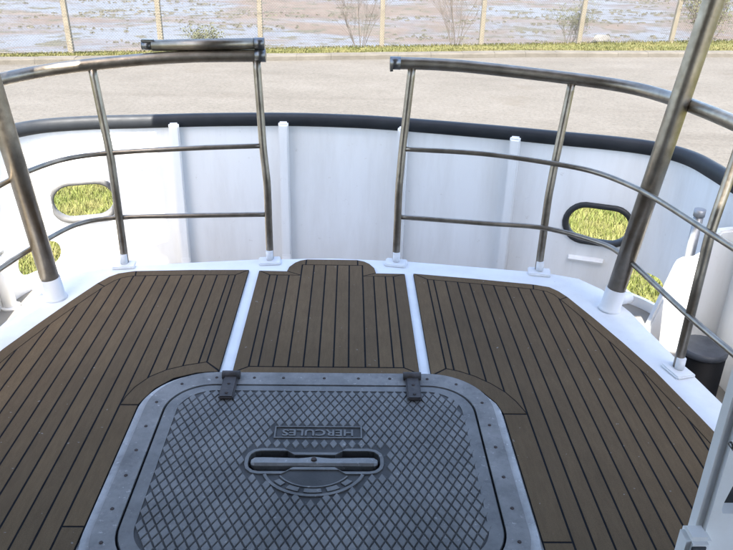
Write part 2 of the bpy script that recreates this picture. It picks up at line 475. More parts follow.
shrub(3.3, 23.4, GZ, 3.0, 1.0, 8, 'bare shrub with pale upright twigs right of the rail gap, behind the fence', 0, 11, .62, 1.3)
shrub(7.0, 24.2, GZ, 1.35, 1.3, 9, 'low bush with sparse green leaves around a fence post', 1, 5, .42, 1.0)
shrub(11.6, 24.3, GZ, 2.4, 1.4, 12, 'dense twiggy bush at the right edge, beyond the leaning pipe', 1, 8, .6, 1.3)
shrub(-4.1, 22.1, GZ-.35, .9, 1.5, 5, 'low yellowish bush behind the fence above the folded bar on the left rail', 3, 21, .6)
# pale boulder on the verge edge
bm = bmesh.new(); bmesh.ops.create_icosphere(bm, subdivisions=3, radius=1)
for w in bm.verts:
    n = 1+.28*MN.noise(w.co*1.4+Vector((4, 2, 1)))+.08*MN.noise(w.co*5)
    w.co = Vector((w.co.x*.34*n+8.35, w.co.y*.25*n+24.9, w.co.z*.22*n+GZ-.03))
M['pale_rock'] = simple('pale_rock', (.075, .070, .060), (.125, .118, .105), 3, .9, 0, .5, 12, bd=.05)
tag(bmo('boulder', bm, 'pale_rock'), 'pale rounded boulder behind the fence at the edge of the mud', 'boulder')

# ------------------------------------------------------------------ bulwark and hull
LD = -.42                                # lower deck level
BZ = .50                                 # top of the plating
plan = [(-2.10, -2.6), (-2.06, 0), (-2.0, 1.6), (-1.94, 2.7), (-1.91, 3.3), (-1.87, 3.68), (-1.795, 3.93), (-1.66, 4.10), (-1.42, 4.195), (-1.145, 4.245), (-.75, 4.315), (-.32, 4.355), (.0, 4.345), (.315, 4.30),
        (.886, 4.15), (1.26, 4.03), (1.53, 3.945), (1.70, 3.865), (1.80, 3.77), (1.855, 3.64), (1.875, 3.45), (1.89, 3.2), (1.93, 2.7), (2.0, 1.6), (2.06, 0), (2.10, -2.6)]
pc = [Vector((p.x, p.y, 0)) for p in cat([(a, b, 0) for a, b in plan], 6)]
def nrm(i):                              # inward normal of the plan curve
    t = (pc[min(i+1, len(pc)-1)]-pc[max(i-1, 0)]).normalized()
    return Vector((t.y, -t.x, 0))        # curve runs left -> right, inside is towards -Y
def near(x, y): return min(range(len(pc)), key=lambda i: (pc[i].x-x)**2+(pc[i].y-y)**2)
bul = tag(empty('bulwark', (0, 4.3, LD)), 'white painted steel bulwark with black capping curving round the stern', 'bulwark')
T = .022
def wall(name, z0, z1, mat, off0, off1, flare=0):
    v = []; f = []; n = len(pc)
    for i, p in enumerate(pc):
        k = nrm(i)
        for z, o in ((z0, off0), (z1, off0), (z1, off1), (z0, off1)):
            q = p-k*o + (k*flare*(z1-z)); v.append((q.x, q.y, z))
    for i in range(n-1):
        for s in range(4): f.append((4*i+s, 4*i+(s+1) % 4, 4*i+4+(s+1) % 4, 4*i+4+s))
    f.append((0, 1, 2, 3)); f.append((4*n-1, 4*n-2, 4*n-3, 4*n-4))
    o = pydata(name, v, f, mat)
    bm = bmesh.new(); bm.from_mesh(o.data); bmesh.ops.recalc_face_normals(bm, faces=bm.faces); bm.to_mesh(o.data); bm.free()
    return o
plating = wall('plating', LD-.08, BZ, 'white', 0, T)
hull = wall('hull_side', GZ-.1, LD-.083, 'white', .0, T, .12)
def stadium(hw, hh, n=12):
    r = hh; out = []
    for cx, a0 in ((hw-r, -90), (-(hw-r), 90)):
        for k in range(n+1):
            a = math.radians(a0+180*k/n); out.append((cx+r*math.cos(a), r*math.sin(a)))
    return out
def oval(i, z, hw, hh, d0, d1):          # a prism through the plating
    p, k = pc[i], nrm(i); u = Vector((-k.y, k.x, 0)); out = stadium(hw, hh); n = len(out); v = []
    for d in (d0, d1):
        for a, b in out: q = p+u*a+k*d; v.append((q.x, q.y, z+b))
    f = [tuple(range(n))[::-1], tuple(range(n, 2*n))]+[(i_, (i_+1) % n, n+(i_+1) % n, n+i_) for i_ in range(n)]
    return v, f
ports = [(near(1.515, 3.95), .035, .178, .105, 'rim_black'), (near(-1.51, 4.17), .055, .178, .108, 'rim_sunlit')]
scup = [(near(1.80, 3.77), -.275, .15, .085), (near(-1.76, 3.99), -.245, .15, .085)]
cut = []
for i, z, hw, hh, m in ports:
    v, f = oval(i, z, hw, hh, -.12, .12); c = pydata('cut', v, f, 'white')
    bm = bmesh.new(); bm.from_mesh(c.data); bmesh.ops.recalc_face_normals(bm, faces=bm.faces); bm.to_mesh(c.data); bm.free(); cut.append(c)
for i, z, hw, hh in scup:
    v, f = oval(i, z, hw, hh, -.12, .12); c = pydata('cut', v, f, 'white')
    bm = bmesh.new(); bm.from_mesh(c.data); bmesh.ops.recalc_face_normals(bm, faces=bm.faces); bm.to_mesh(c.data); bm.free(); cut.append(c)
boolean(plating, cut)
at(bul, plating, hull)
# port rims: a rounded rubber/metal lip running round each opening
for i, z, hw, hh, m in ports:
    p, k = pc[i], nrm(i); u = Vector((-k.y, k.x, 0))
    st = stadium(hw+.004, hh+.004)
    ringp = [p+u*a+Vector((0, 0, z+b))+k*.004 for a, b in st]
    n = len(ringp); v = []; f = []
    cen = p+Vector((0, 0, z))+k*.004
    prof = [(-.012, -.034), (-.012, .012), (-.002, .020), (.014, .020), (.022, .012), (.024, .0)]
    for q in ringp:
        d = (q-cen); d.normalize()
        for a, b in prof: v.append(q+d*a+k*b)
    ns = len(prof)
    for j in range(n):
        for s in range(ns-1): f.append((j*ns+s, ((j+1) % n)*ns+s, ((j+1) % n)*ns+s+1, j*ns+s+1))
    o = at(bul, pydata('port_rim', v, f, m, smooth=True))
# capping: thick black half-round rubber on the top edge
n = len(pc); v = []; f = []
prof = [(.006, -.024), (.018, -.018), (.024, .012), (.020, .034), (.008, .047), (-.012, .050), (-.040, .046), (-.056, .034), (-.062, .012), (-.056, -.012), (-.04, -.02)]
ns = len(prof)
for i, p in enumerate(pc):
    k = nrm(i)
    for a, b in prof: q = p+k*a; v.append((q.x, q.y, BZ+b+.004))
for i in range(n-1):
    for s in range(ns): f.append((i*ns+s, (i+1)*ns+s, (i+1)*ns+(s+1) % ns, i*ns+(s+1) % ns))
at(bul, pydata('capping', v, f, 'rubber', smooth=True))
# knee ribs
def rib(x, y, d0, d1, w, zt):
    i = near(x, y); p, k = pc[i], nrm(i); u = Vector((-k.y, k.x, 0))
    bm = bmesh.new(); vv = []
    for s in (-1, 1):
        for d, z in ((-.004, LD-.02), (d1, LD-.02), (d1*.8, LD+.08), (d0, zt-.012), (d0-.012, zt), (.006, zt)):
            q = p+k*d+u*(s*w/2); vv.append(bm.verts.new((q.x, q.y, z)))
    m = 6
    bm.faces.new(vv[:m]); bm.faces.new(vv[m:][::-1])
    for j in range(m): bm.faces.new((vv[j], vv[m+j], vv[m+(j+1) % m], vv[(j+1) % m]))
    bmesh.ops.recalc_face_normals(bm, faces=bm.faces)
    bmesh.ops.bevel(bm, geom=list(bm.edges), offset=.008, segments=2, affect='EDGES')
    return at(bul, bmo('rib', bm, 'white'))
for x, y in ((-.985, 4.27), (-.345, 4.35), (.37, 4.29), (1.02, 4.1)): rib(x, y, .058, .085, .058, .512)
for x, y in ((1.93, 2.62), (-1.905, 3.3), (-1.945, 2.6)): rib(x, y, .05, .15, .05, .40)
bm = bmesh.new()                          # broad knee plate inside the right bulwark
kp = [(1.49, LD-.01), (1.628, .155), (1.638, .180), (1.66, .194), (1.715, .202), (1.745, .225), (1.765, .31), (1.80, .345), (1.905, .36), (1.92, LD-.01)]
ka = [bm.verts.new((x, 3.10, z)) for x, z in kp]; kb = [bm.verts.new((x, 3.15, z)) for x, z in kp]
bm.faces.new(ka); bm.faces.new(kb[::-1])
for j in range(len(kp)): bm.faces.new((ka[j], ka[(j+1) % len(kp)], kb[(j+1) % len(kp)], kb[j]))
bmesh.ops.recalc_face_normals(bm, faces=bm.faces)
bmesh.ops.bevel(bm, geom=[e for e in bm.edges if abs(e.verts[0].co.y-e.verts[1].co.y) < .01], offset=.010, segments=2, affect='EDGES')
at(bul, bmo('knee_plate', bm, 'white'))
# small fairing pad under the right port
i = near(1.5, 3.95); p, k = pc[i], nrm(i); u = Vector((-k.y, k.x, 0))
vv = []
bm = bmesh.new()
for s in (-.10, .10):
    for d, z in ((-.004, -.215), (.018, -.207), (.022, -.194), (.014, -.182), (-.004, -.172)):
        q = p+k*d+u*s; vv.append(bm.verts.new((q.x, q.y, z)))
bm.faces.new(vv[:5]); bm.faces.new(vv[5:][::-1])
for j in range(5): bm.faces.new((vv[j], vv[5+j], vv[5+(j+1) % 5], vv[(j+1) % 5]))
at(bul, bmo('ledge', bm, 'white'))

# ------------------------------------------------------------------ lower deck
poly = [(p.x, p.y) for p in pc][::2]
tag(prism('lower_deck', [(x*.999, y-.003) for x, y in poly], LD-.08, LD, 'lower_deck'), kind='structure')

# ------------------------------------------------------------------ raised deck with teak panels
outl = [(-1.62, -2.4), (-1.60, 1.2), (-1.50, 2.15), (-1.432, 2.6), (-1.385, 2.95), (-1.335, 3.19), (-1.24, 3.32), (-1.09, 3.385), (-.40, 3.475), (0, 3.50), (.40, 3.47),
        (1.09, 3.365), (1.24, 3.30), (1.325, 3.18), (1.378, 2.95), (1.428, 2.58), (1.495, 2.15), (1.60, 1.2), (1.62, -2.4)]
deck = tag(prism('raised_deck', outl[::-1], LD-.003, 0, 'white_deck', bev=.012), kind='structure')
boolean(deck, [prism('cut', rrect(-.568, .532, 1.45, 2.305, .16, 8), -.10, .1, 'white_deck')])
TZ = .010; CZ = .0088
SEAM = .0070
def lerp_fn(pts):
    def fn(x):
        if x <= pts[0][0]: return pts[0][1]
        for (a, b), (c, d) in zip(pts[:-1], pts[1:]):
            if x <= c: return b+(d-b)*(x-a)/(c-a)
        return pts[-1][1]
    return fn
def strip(x0, x1, lo, hi, extra=(), n=3):
    xs = sorted(set([x0+(x1-x0)*i/n for i in range(n+1)]+[e for e in extra if x0 < e < x1]))
    up = [(x, hi(x)) for x in xs if hi(x) > lo(x)]; dn = [(x, lo(x)) for x in xs if hi(x) > lo(x)]
    return dn+up[::-1] if len(up) > 1 else None
def plank(panel, poly):
    A = .5*abs(sum(poly[i][0]*poly[(i+1) % len(poly)][1]-poly[(i+1) % len(poly)][0]*poly[i][1] for i in range(len(poly))))
    if A < 2e-4: return
    s = sum(poly[i][0]*poly[(i+1) % len(poly)][1]-poly[(i+1) % len(poly)][0]*poly[i][1] for i in range(len(poly)))
    if s < 0: poly = poly[::-1]
    n = len(poly); z = TZ+random.uniform(-.0004, .0004)
    v = [(x, y, CZ-.002) for x, y in poly]+[(x, y, z) for x, y in poly]
    f = [tuple(range(n, 2*n))]+[(i, (i+1) % n, n+(i+1) % n, n+i) for i in range(n)]
    pydata('plank', v, f, 'teak', panel)
def shrink(poly, d):                     # inset a board outline by d so that a caulked joint shows
    s = sum(poly[i][0]*poly[(i+1) % len(poly)][1]-poly[(i+1) % len(poly)][0]*poly[i][1] for i in range(len(poly)))
    if s < 0: poly = poly[::-1]
    n = len(poly); out = []
    for i in range(n):
        p = Vector(poly[i]); a = (p-Vector(poly[i-1])).normalized(); b = (Vector(poly[(i+1) % n])-p).normalized()
        na = Vector((-a.y, a.x)); nb = Vector((-b.y, b.x)); m = na+nb
        if m.length < 1e-4: m = na
        m.normalize(); k = max(.35, m.dot(na)); q = p+m*d/k; out.append((q.x, q.y))
    return out
h = SEAM/2
def board(panel, poly): plank(panel, shrink(poly, h))
NEAR = .30                               # panels run on under the camera to here
FX, FY1, FY0 = .655, 2.405, 1.345        # hatch cut-out
HC = -.018
def side_panel(sg, xs_in, margin_in, seam0, first, outer, inner, top_o, top_i, arc_o, arc_i, hseam, hedge, butts):
    """sg: +1 right, -1 left; all numbers given for the right side (mirrored when sg < 0)"""
    m = (lambda P: [(sg*x, y) for x, y in P])
    # black caulk sheet under the boards
    xe = outer[-1][0]
    sheet = [(xs_in, arc_o[0][1]+.002)]+[(xs_in, top_o[0][1])]+top_o[1:]+outer+[(outer[-1][0], NEAR), (hedge, NEAR), (hedge, butts[0])]+arc_o[::-1][:-1]
    sh = m(sheet)
    s = sum(sh[i][0]*sh[(i+1) % len(sh)][1]-sh[(i+1) % len(sh)][0]*sh[i][1] for i in range(len(sh)))
    panel = prism('teak_panel', shrink(sh if s > 0 else sh[::-1], .002), -.004, CZ, 'caulk')
    panel.parent = deck
    # inboard margin board beside the white strip
    board(panel, m([(xs_in, arc_o[0][1]+.004), (seam0, arc_i[0][1]), (seam0, top_i[0][1]), (xs_in, top_o[0][1])]))
    # aft margin board and the outboard margin boards (butted)
    cut_i = len(top_o)-1
    board(panel, m(top_o+[top_i[j] for j in range(len(top_i)-1, -1, -1)]))
    O = outer; I = inner
    k = 3
    board(panel, m([top_o[-1]]+O[:k+1]+I[:k+1][::-1]+[top_i[-1]]))
    board(panel, m(O[k:]+[(O[-1][0], NEAR)]+[(I[-1][0], NEAR)]+I[k:][::-1]))
    # arc board round the hatch corner and straight boards beside the hatch
    board(panel, m(arc_o+[(hedge, butts[0]), (hseam, butts[0])]+arc_i[::-1]))
    board(panel, m([(hedge, butts[0]), (hedge, butts[1]), (hseam, butts[1]), (hseam, butts[0])]))
    board(panel, m([(hedge, butts[1]), (hedge, NEAR), (hseam, NEAR), (hseam, butts[1])]))
    # the lengthwise planks
    lo = lerp_fn(arc_i+[(hseam-.0001, arc_i[-1][1]), (hseam, NEAR)])
    lo = lerp_fn(arc_i+[(hseam, butts[0])])
    hi_pts = top_i+I
    hi = lerp_fn(sorted(hi_pts))
    lo2 = lambda x: NEAR
    x = seam0
    brk = [p[0] for p in hi_pts]+[p[0] for p in arc_i]
    xs = [seam0, first]
    while xs[-1] < I[-1][0]: xs.append(xs[-1]+.0576)
    for a, b in zip(xs[:-1], xs[1:]):
        mid = .5*(a+b); L_ = lo if mid < hseam else lo2
        pol = strip(a+h, b-h, lambda q: L_(q)+h*.9, lambda q: hi(q)-h*.9, brk)
        if pol: plank(panel, m(pol))
    return panel
side_panel(1, .402, 0, .468, .4985,
           [(.995, 3.203), (1.06, 3.178), (1.094, 3.135), (1.122, 3.075), (1.19, 2.86), (1.25, 2.655), (1.305, 2.44), (1.357, 2.145), (1.388, 1.95), (1.44, 1.5), (1.47, 1.0)],
           [(.985, 3.148), (1.03, 3.13), (1.058, 3.098), (1.078, 3.045), (1.143, 2.835), (1.20, 2.63), (1.253, 2.42), (1.303, 2.13), (1.333, 1.935), (1.385, 1.49), (1.415, 1.0)],
           [(.402, 3.312), (.70, 3.262), (.985, 3.205)], [(.468, 3.245), (.70, 3.204), (.975, 3.150)],
           [(.402, 2.388), (.47, 2.372), (.525, 2.342), (.585, 2.285), (.625, 2.215), (.640, 2.152)],
           [(.468, 2.445), (.52, 2.425), (.575, 2.392), (.63, 2.342), (.675, 2.285), (.705, 2.225), (.7285, 2.152)], .7289, .640, (2.15, 1.545))
side_panel(-1, .419, 0, .480, .511,
           [(.985, 3.303), (1.055, 3.275), (1.09, 3.235), (1.124, 3.165), (1.19, 2.975), (1.26, 2.755), (1.318, 2.56), (1.38, 2.25), (1.42, 1.95), (1.465, 1.5), (1.49, 1.0)],
           [(.975, 3.245), (1.02, 3.225), (1.05, 3.19), (1.078, 3.13), (1.143, 2.945), (1.208, 2.74), (1.264, 2.54), (1.325, 2.23), (1.365, 1.935), (1.41, 1.49), (1.435, 1.0)],
           [(.419, 3.333), (.70, 3.325), (.975, 3.305)], [(.480, 3.270), (.70, 3.264), (.965, 3.247)],
           [(.419, 2.41), (.505, 2.398), (.585, 2.36), (.640, 2.29), (.665, 2.22), (.674, 2.192)],
           [(.480, 2.478), (.56, 2.452), (.625, 2.42), (.68, 2.37), (.718, 2.30), (.735, 2.24), (.7414, 2.192)], .7414, .674, (2.19, 1.60))
# centre panel with its raised lip
def centre_panel():
    x0, x1 = -.371, .362; ti, yo, bi, bo = 3.276, 3.325, 2.448, 2.402
    tO = lambda x: yo-.018*(x-x0)/(x1-x0)
    tI = lambda x: ti-.004*(x-x0)/(x1-x0)
    bump_o = [(-.232, tO(-.232)), (-.224, 3.375), (-.198, 3.425), (-.172, 3.452), (-.140, 3.467), (.125, 3.466), (.160, 3.450), (.186, 3.422), (.210, 3.372), (.218, tO(.218))]
    sheet = [(x0, bo), (x1, bo), (x1, tO(x1))]+bump_o[::-1]+[(x0, tO(x0))]
    panel = prism('teak_panel', shrink(sheet, .002), -.004, CZ, 'caulk'); panel.parent = deck
    bxL, bxR, bT = -.157, .149, 3.398
    sL, sR = -.311, .301
    board(panel, [(x0, bo), (sL, bi), (sL, tI(sL)), (x0, tO(x0))])
    board(panel, [(x1, bo), (x1, tO(x1)), (sR, tI(sR)), (sR, bi)])
    board(panel, [(x0, bo), (x1, bo), (sR, bi), (sL, bi)])
    board(panel, [(x0, tO(x0)), (sL, tI(sL)), (bxL, tI(bxL)), (-.232, tO(-.232))])
    board(panel, [(x1, tO(x1)), (.218, tO(.218)), (bxR, tI(bxR)), (sR, tI(sR))])
    board(panel, [(-.232, tO(-.232)), (bxL, tI(bxL)), (bxL, bT), (-.140, bT), (-.140, 3.467), (-.172, 3.452), (-.198, 3.425), (-.224, 3.375)])
    board(panel, [(-.140, bT), (.125, bT), (.125, 3.466), (-.140, 3.467)])
    board(panel, [(.125, bT), (bxR, bT), (bxR, tI(bxR)), (.218, tO(.218)), (.210, 3.372), (.186, 3.422), (.160, 3.450), (.125, 3.466)])
    xs = [-.311, -.274, -.216, -.157, -.097, -.037, .022, .082, .149, .203, .261, .301]
    for a, b in zip(xs[:-1], xs[1:]):
        mid = .5*(a+b)
        hi = bT if bxL < mid < bxR else None
        pol = [(a+h, bi+h), (b-h, bi+h), (b-h, (hi or tI(b))-h), (a+h, (hi or tI(a))-h)]
        plank(panel, pol)
centre_panel()

# ------------------------------------------------------------------ hatch
hatch = tag(empty('deck_hatch', (HC, 1.88, 0)), 'closed grey cast metal hatch with diamond tread lid and recessed handle in the deck', 'hatch')
fo = rrect(HC-.628, HC+.628, FY0+.012, FY1-.008, .225, 14)
fi = rrect(HC-.562, HC+.562, FY0+.085, FY1-.088, .165, 14)
frame = at(hatch, ring('frame', fo, fi, -.01, .016, 'frame_alu'))
M['sealant'] = mk_alu('sealant', (.30, .30, .29), (.46, .46, .45), .7, 0)
bead = at(hatch, ring('sealant', rrect(HC-.655, HC+.655, FY0-.006, FY1-.002, .24, 14), rrect(HC-.622, HC+.622, FY0+.018, FY1-.014, .222, 14), -.003, .0075, 'sealant'))
gk = at(hatch, ring('gasket', [(x, y) for x, y in fi], rrect(HC-.545, HC+.545, FY0+.10, FY1-.105, .155, 14), -.008, .0055, 'caulk'))
lid_o = rrect(HC-.5555, HC+.5555, FY0+.0915, FY1-.0945, .159, 14)
# handle recess outline (bone shaped: two wells and a narrower middle)
HX0, HX1, HY = HC-.222, HC+.205, 1.883
def bone(g=0.0):
    a, b = HX0-g, HX1+g; r = .036+g; w = .050+g; nk = .030+g
    pts = []
    for cx, sg in ((b-r, 1), (a+r, -1)):
        arc = [(cx+sg*r*math.cos(math.radians(t)), HY+sg*(w-r)*(1 if t > 0 else -1)*1.0+sg*r*math.sin(math.radians(t))) for t in (-90, -60, -30, -1, 1, 30, 60, 90)]
        pts += arc
        # inner shoulder to the neck
        xin = b-.135 if sg > 0 else a+.135
        pts += [(xin+sg*.012, HY+sg*w), (xin-sg*.012, HY+sg*nk)]
        xin2 = a+.135 if sg > 0 else b-.135
        pts += [(xin2+sg*.012, HY+sg*nk), (xin2-sg*.012, HY+sg*w)]
    return pts
bone_i = bone(0); bone_o = bone(.012)
# lid plate with the recess cut out
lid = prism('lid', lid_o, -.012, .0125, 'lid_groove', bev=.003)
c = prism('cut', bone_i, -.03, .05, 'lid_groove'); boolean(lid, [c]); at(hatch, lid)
rim = at(hatch, ring('lid_border', rrect(HC-.553, HC+.553, FY0+.094, FY1-.097, .156, 14), rrect(HC-.512, HC+.512, FY0+.130, FY1-.128, .125, 14), .010, .0150, 'lid_pad'))
well = at(hatch, prism('handle_well', bone(.004), -.045, -.034, 'rim_black'))
lip = at(hatch, ring('handle_lip', bone_o, bone(.0005), .0, .0165, 'lid_pad'))
# raised diamonds
tx0, tx1, ty0, ty1 = HC-.508, HC+.508, FY0+.134, FY1-.132
inr = rrect(tx0, tx1, ty0, ty1, .12, 6)
def inside_rr(x, y):
    cx = min(max(x, tx0+.12), tx1-.12); cy = min(max(y, ty0+.12), ty1-.12)
    if tx0+.12 <= x <= tx1-.12 or ty0+.12 <= y <= ty1-.12: return tx0 < x < tx1 and ty0 < y < ty1
    return math.hypot(x-cx, y-cy) < .12
EC = (HC-.008, 1.858); EA, EB = .168, .138
def blocked(x, y):
    if HX0-.022 < x < HX1+.022 and abs(y-HY) < .072: return True
    if abs(x-HC) < .158 and abs(y-2.032) < .037: return True
    e = ((x-EC[0])/(EA+.008))**2+((y-EC[1])/(EB+.008))**2
    return e < 1 and y < HY
v = []; f = []
P = .0315; Q = .0570; ww, hh_ = P*.5-.0017, Q*.5-.0031
def diamond(cx, cy):
    k = len(v)
    for s, z in ((1.0, .0120), (.86, .0160)):
        v.extend([(cx-ww*s, cy, z), (cx, cy-hh_*s, z), (cx+ww*s, cy, z), (cx, cy+hh_*s, z)])
    f.append((k+4, k+5, k+6, k+7))
    for j in range(4): f.append((k+j, k+(j+1) % 4, k+4+(j+1) % 4, k+4+j))
r = 0; y = ty0+.008
while y < ty1:
    x = tx0+.008+(P/2 if r % 2 else 0)
    while x < tx1:
        if inside_rr(x, y) and not blocked(x, y): diamond(x, y)
        x += P
    y += Q/2; r += 1
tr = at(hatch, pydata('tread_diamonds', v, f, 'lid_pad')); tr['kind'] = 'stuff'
# lettering, upside down for this viewer
def text(name, s, size, x, y, z, rot, mat, depth=.002, sx=1.0):
    cu = bpy.data.curves.new(name, 'FONT'); cu.body = s; cu.size = size; cu.extrude = depth; cu.align_x = 'CENTER'; cu.align_y = 'CENTER'
    cu.resolution_u = 3; cu.offset = .0008
    t = bpy.data.objects.new('tmp', cu); C.objects.link(t)
    dg = bpy.context.evaluated_depsgraph_get(); dg.update()
    me = bpy.data.meshes.new_from_object(t.evaluated_get(dg))
    bpy.data.objects.remove(t); bpy.data.curves.remove(cu)
    o = link(name, me, mat); me.materials.clear(); me.materials.append(M[mat])
    me.transform(Matrix.Translation((x, y, z)) @ Matrix.Rotation(rot, 4, 'Z') @ Matrix.Diagonal((sx, 1, 1, 1)))
    return o
tx = at(hatch, text('lettering', 'HERCULES', .047, HC-.003, 2.032, .0134, math.pi, 'lid_pad', .0022, 1.12))
at(hatch, ring('lettering_frame', [(HC-.152, 2.000), (HC+.148, 2.000), (HC+.148, 2.064), (HC-.152, 2.064)], [(HC-.147, 2.0045), (HC+.143, 2.0045), (HC+.143, 2.0595), (HC-.147, 2.0595)], .011, .0165, 'lid_pad'))
# half-oval emblem below the handle
def arc_band(a, b, c, d, t0, t1, z, name='emblem_band', n=26):
    v = []; f = []
    for i in range(n+1):
        t = math.radians(t0+(t1-t0)*i/n)
        for A, B in ((a, b), (c, d)):
            for zz in (.011, z): v.append((EC[0]+A*math.cos(t), EC[1]+B*math.sin(t), zz))
    for i in range(n):
        k = 4*i; f += [(k+1, k+3, k+7, k+5), (k, k+1, k+5, k+4), (k+2, k+6, k+7, k+3)]
    return at(hatch, pydata(name, v, f, 'lid_pad'))
arc_band(EA, EB, EA-.010, EB-.010, 197, 343, .0165)
arc_band(EA-.045, EB-.040, EA-.050, EB-.045, 208, 332, .0160)
for t0, t1 in ((215, 228), (236, 252), (259, 281), (288, 304), (312, 325)):
    arc_band(EA-.018, EB-.017, EA-.038, EB-.034, t0, t1, .0158, 'emblem_mark', 4)
# the bar handle lying in its recess
bm = bmesh.new()
sec = [(-.021, -.012), (.021, -.012), (.021, .006), (.013, .013), (-.013, .013), (-.021, .006)]
xs = [(HX0+.008, .55), (HX0+.02, .95), (HX0+.05, 1.0), (HC-.06, .86), (HC-.028, 1.0), (HC-.010, 1.14), (HC+.010, 1.0), (HC+.045, .86), (HX1-.05, 1.0), (HX1-.02, .95), (HX1-.008, .55)]
rows = [[bm.verts.new((x, HY+a*s, .006+b*s)) for a, b in sec] for x, s in xs]
for ra, rb in zip(rows[:-1], rows[1:]):
    for j in range(6): bm.faces.new((ra[j], ra[(j+1) % 6], rb[(j+1) % 6], rb[j]))
bm.faces.new(rows[0]); bm.faces.new(rows[-1][::-1])
M['handle_alu'] = mk_alu('handle_alu', (.17, .167, .16), (.25, .245, .235), .5, .3)
hd = at(hatch, bmo('handle', bm, 'handle_alu'))
bm = bmesh.new(); bmesh.ops.create_cone(bm, segments=12, radius1=.010, radius2=.008, depth=.006, cap_ends=True)
bmesh.ops.translate(bm, verts=bm.verts, vec=(HC-.010, HY, .023)); pin = bmo('pivot_bolt', bm, 'screw'); pin.parent = hd
# hinges
for hx in (-.365, .326):
    hg = at(hatch, box('hinge', (hx-.027, 2.215, .0148), (hx+.027, 2.352, .030), 'hinge', bev=.005))
    kn = tube('hinge_knuckle', [(hx-.034, 2.362, .028), (hx+.034, 2.362, .028)], .016, 'hinge', None, 10)
    kn.parent = hatch; kn.matrix_parent_inverse = Matrix.Translation(hatch.location).inverted()
    for sy in (2.24, 2.30):
        bm = bmesh.new(); bmesh.ops.create_cone(bm, segments=8, radius1=.007, radius2=.005, depth=.004, cap_ends=True)
        bmesh.ops.translate(bm, verts=bm.verts, vec=(hx, sy, .031)); at(hatch, bmo('screw', bm, 'screw'))
# frame screws
sc = rrect(HC-.596, HC+.596, FY0+.045, FY1-.045, .195, 14)
Ls = [0]
for a, b in zip(sc, sc[1:]+sc[:1]): Ls.append(Ls[-1]+math.hypot(a[0]-b[0], a[1]-b[1]))
tot = Ls[-1]; nsc = 30; sme = None
for k in range(nsc):
    d = tot*(k+.35)/nsc+random.uniform(-.012, .012)
    for i in range(len(sc)):
        if Ls[i] <= d < Ls[i+1]:
            t = (d-Ls[i])/(Ls[i+1]-Ls[i]); a, b = sc[i], sc[(i+1) % len(sc)]; break
    else: continue
    x, y = a[0]+(b[0]-a[0])*t, a[1]+(b[1]-a[1])*t
    if any(abs(x-q) < .05 for q in (-.365, .326)) and y > 2.2: continue
    if sme is None:
        bm = bmesh.new(); bmesh.ops.create_cone(bm, segments=8, radius1=.0065, radius2=.005, depth=.003, cap_ends=True)
        sme = bpy.data.meshes.new('screw'); bm.to_mesh(sme); bm.free(); sme.materials.append(M['screw'])
    o = bpy.data.objects.new('screw', sme); C.objects.link(o); o.location = (x, y, .0168); at(hatch, o)

# ------------------------------------------------------------------ guard rails
def post_path(b, kz, k2, top):
    return cat([(b[0], b[1], .0), (b[0], b[1], .2), (b[0], b[1], kz-.06), (b[0]+(k2[0]-b[0])*.35, b[1]+(k2[1]-b[1])*.35, kz+.02), k2, ((k2[0]+top[0])/2, (k2[1]+top[1])/2, (k2[2]+top[2])/2), top], 4)
def foot(root, x, y, rz):
    o = box('foot', (-.056, -.048, -.001), (.056, .038, .013), 'white_deck', bev=.005)
    o.data.transform(Matrix.Translation((x, y, 0)) @ Matrix.Rotation(rz, 4, 'Z')); at(root, o)
    s = tube('sleeve', [(x, y, .015), (x, y, .062)], .0185, 'white_deck', None, 14); at(root, s)
RT, RP, RM = .0285, .0190, .0122
railR = tag(empty('guard_rail', (.75, 3.45, 0)), 'steel tube guard rail right of the stern gap, curving forward past the leaning pipe', 'rail', 'stern guard rails')
topR = [(.268, 3.552, .996), (.50, 3.548, .993), (.72, 3.528, .982), (1.115, 3.46, .955), (1.335, 3.34, .945), (1.44, 3.16, .942), (1.49, 2.90, .945), (1.505, 2.58, .955), (1.54, 2.0, .96), (1.585, 1.26, .96)]
tr_ = at(railR, tube('top_rail', cat(topR, 8), RT, 'steel'))
m1R = [(.335, 3.492, .598), (.72, 3.44, .595), (1.03, 3.335, .585), (1.205, 3.225, .58), (1.315, 3.03, .578), (1.362, 2.80, .585), (1.405, 2.49, .59), (1.47, 2.0, .60), (1.585, 1.26, .60)]
at(railR, tube('mid_rail', cat(m1R, 8), RM, 'steel'))
m2R = [(.324, 3.472, .25), (.746, 3.40, .25), (1.045, 3.345, .25), (1.262, 3.17, .25), (1.332, 2.995, .25), (1.395, 2.46, .25), (1.45, 2.12, .25), (1.585, 1.26, .25)]
at(railR, tube('mid_rail', cat(m2R, 8), RM, 'steel'))
for b, kz, k2, t in (((.324, 3.462), .46, (.335, 3.492, .60), (.368, 3.55, .985)), ((1.050, 3.372), .44, (1.067, 3.40, .565), (1.112, 3.46, .945)),
                     ((1.405, 2.47), .44, (1.423, 2.50, .60), (1.500, 2.58, .95))):
    at(railR, tube('post', post_path(b, kz, k2, t), RP, 'steel')); foot(railR, b[0], b[1]-.015, -.2 if b[0] < 1.3 else -1.3)
cp = at(railR, tube('latch_collar', [(.262, 3.552, .996), (.312, 3.5515, .9955)], .0305, 'steel_dark'))
pn = tube('latch_lug', [(.270, 3.545, .985), (.270, 3.535, .960)], .008, 'steel_dark', None, 8); at(railR, pn)
railL = tag(empty('guard_rail', (-.75, 3.47, 0)), 'steel tube guard rail left of the stern gap, with a folded bar on top', 'rail', 'stern guard rails')
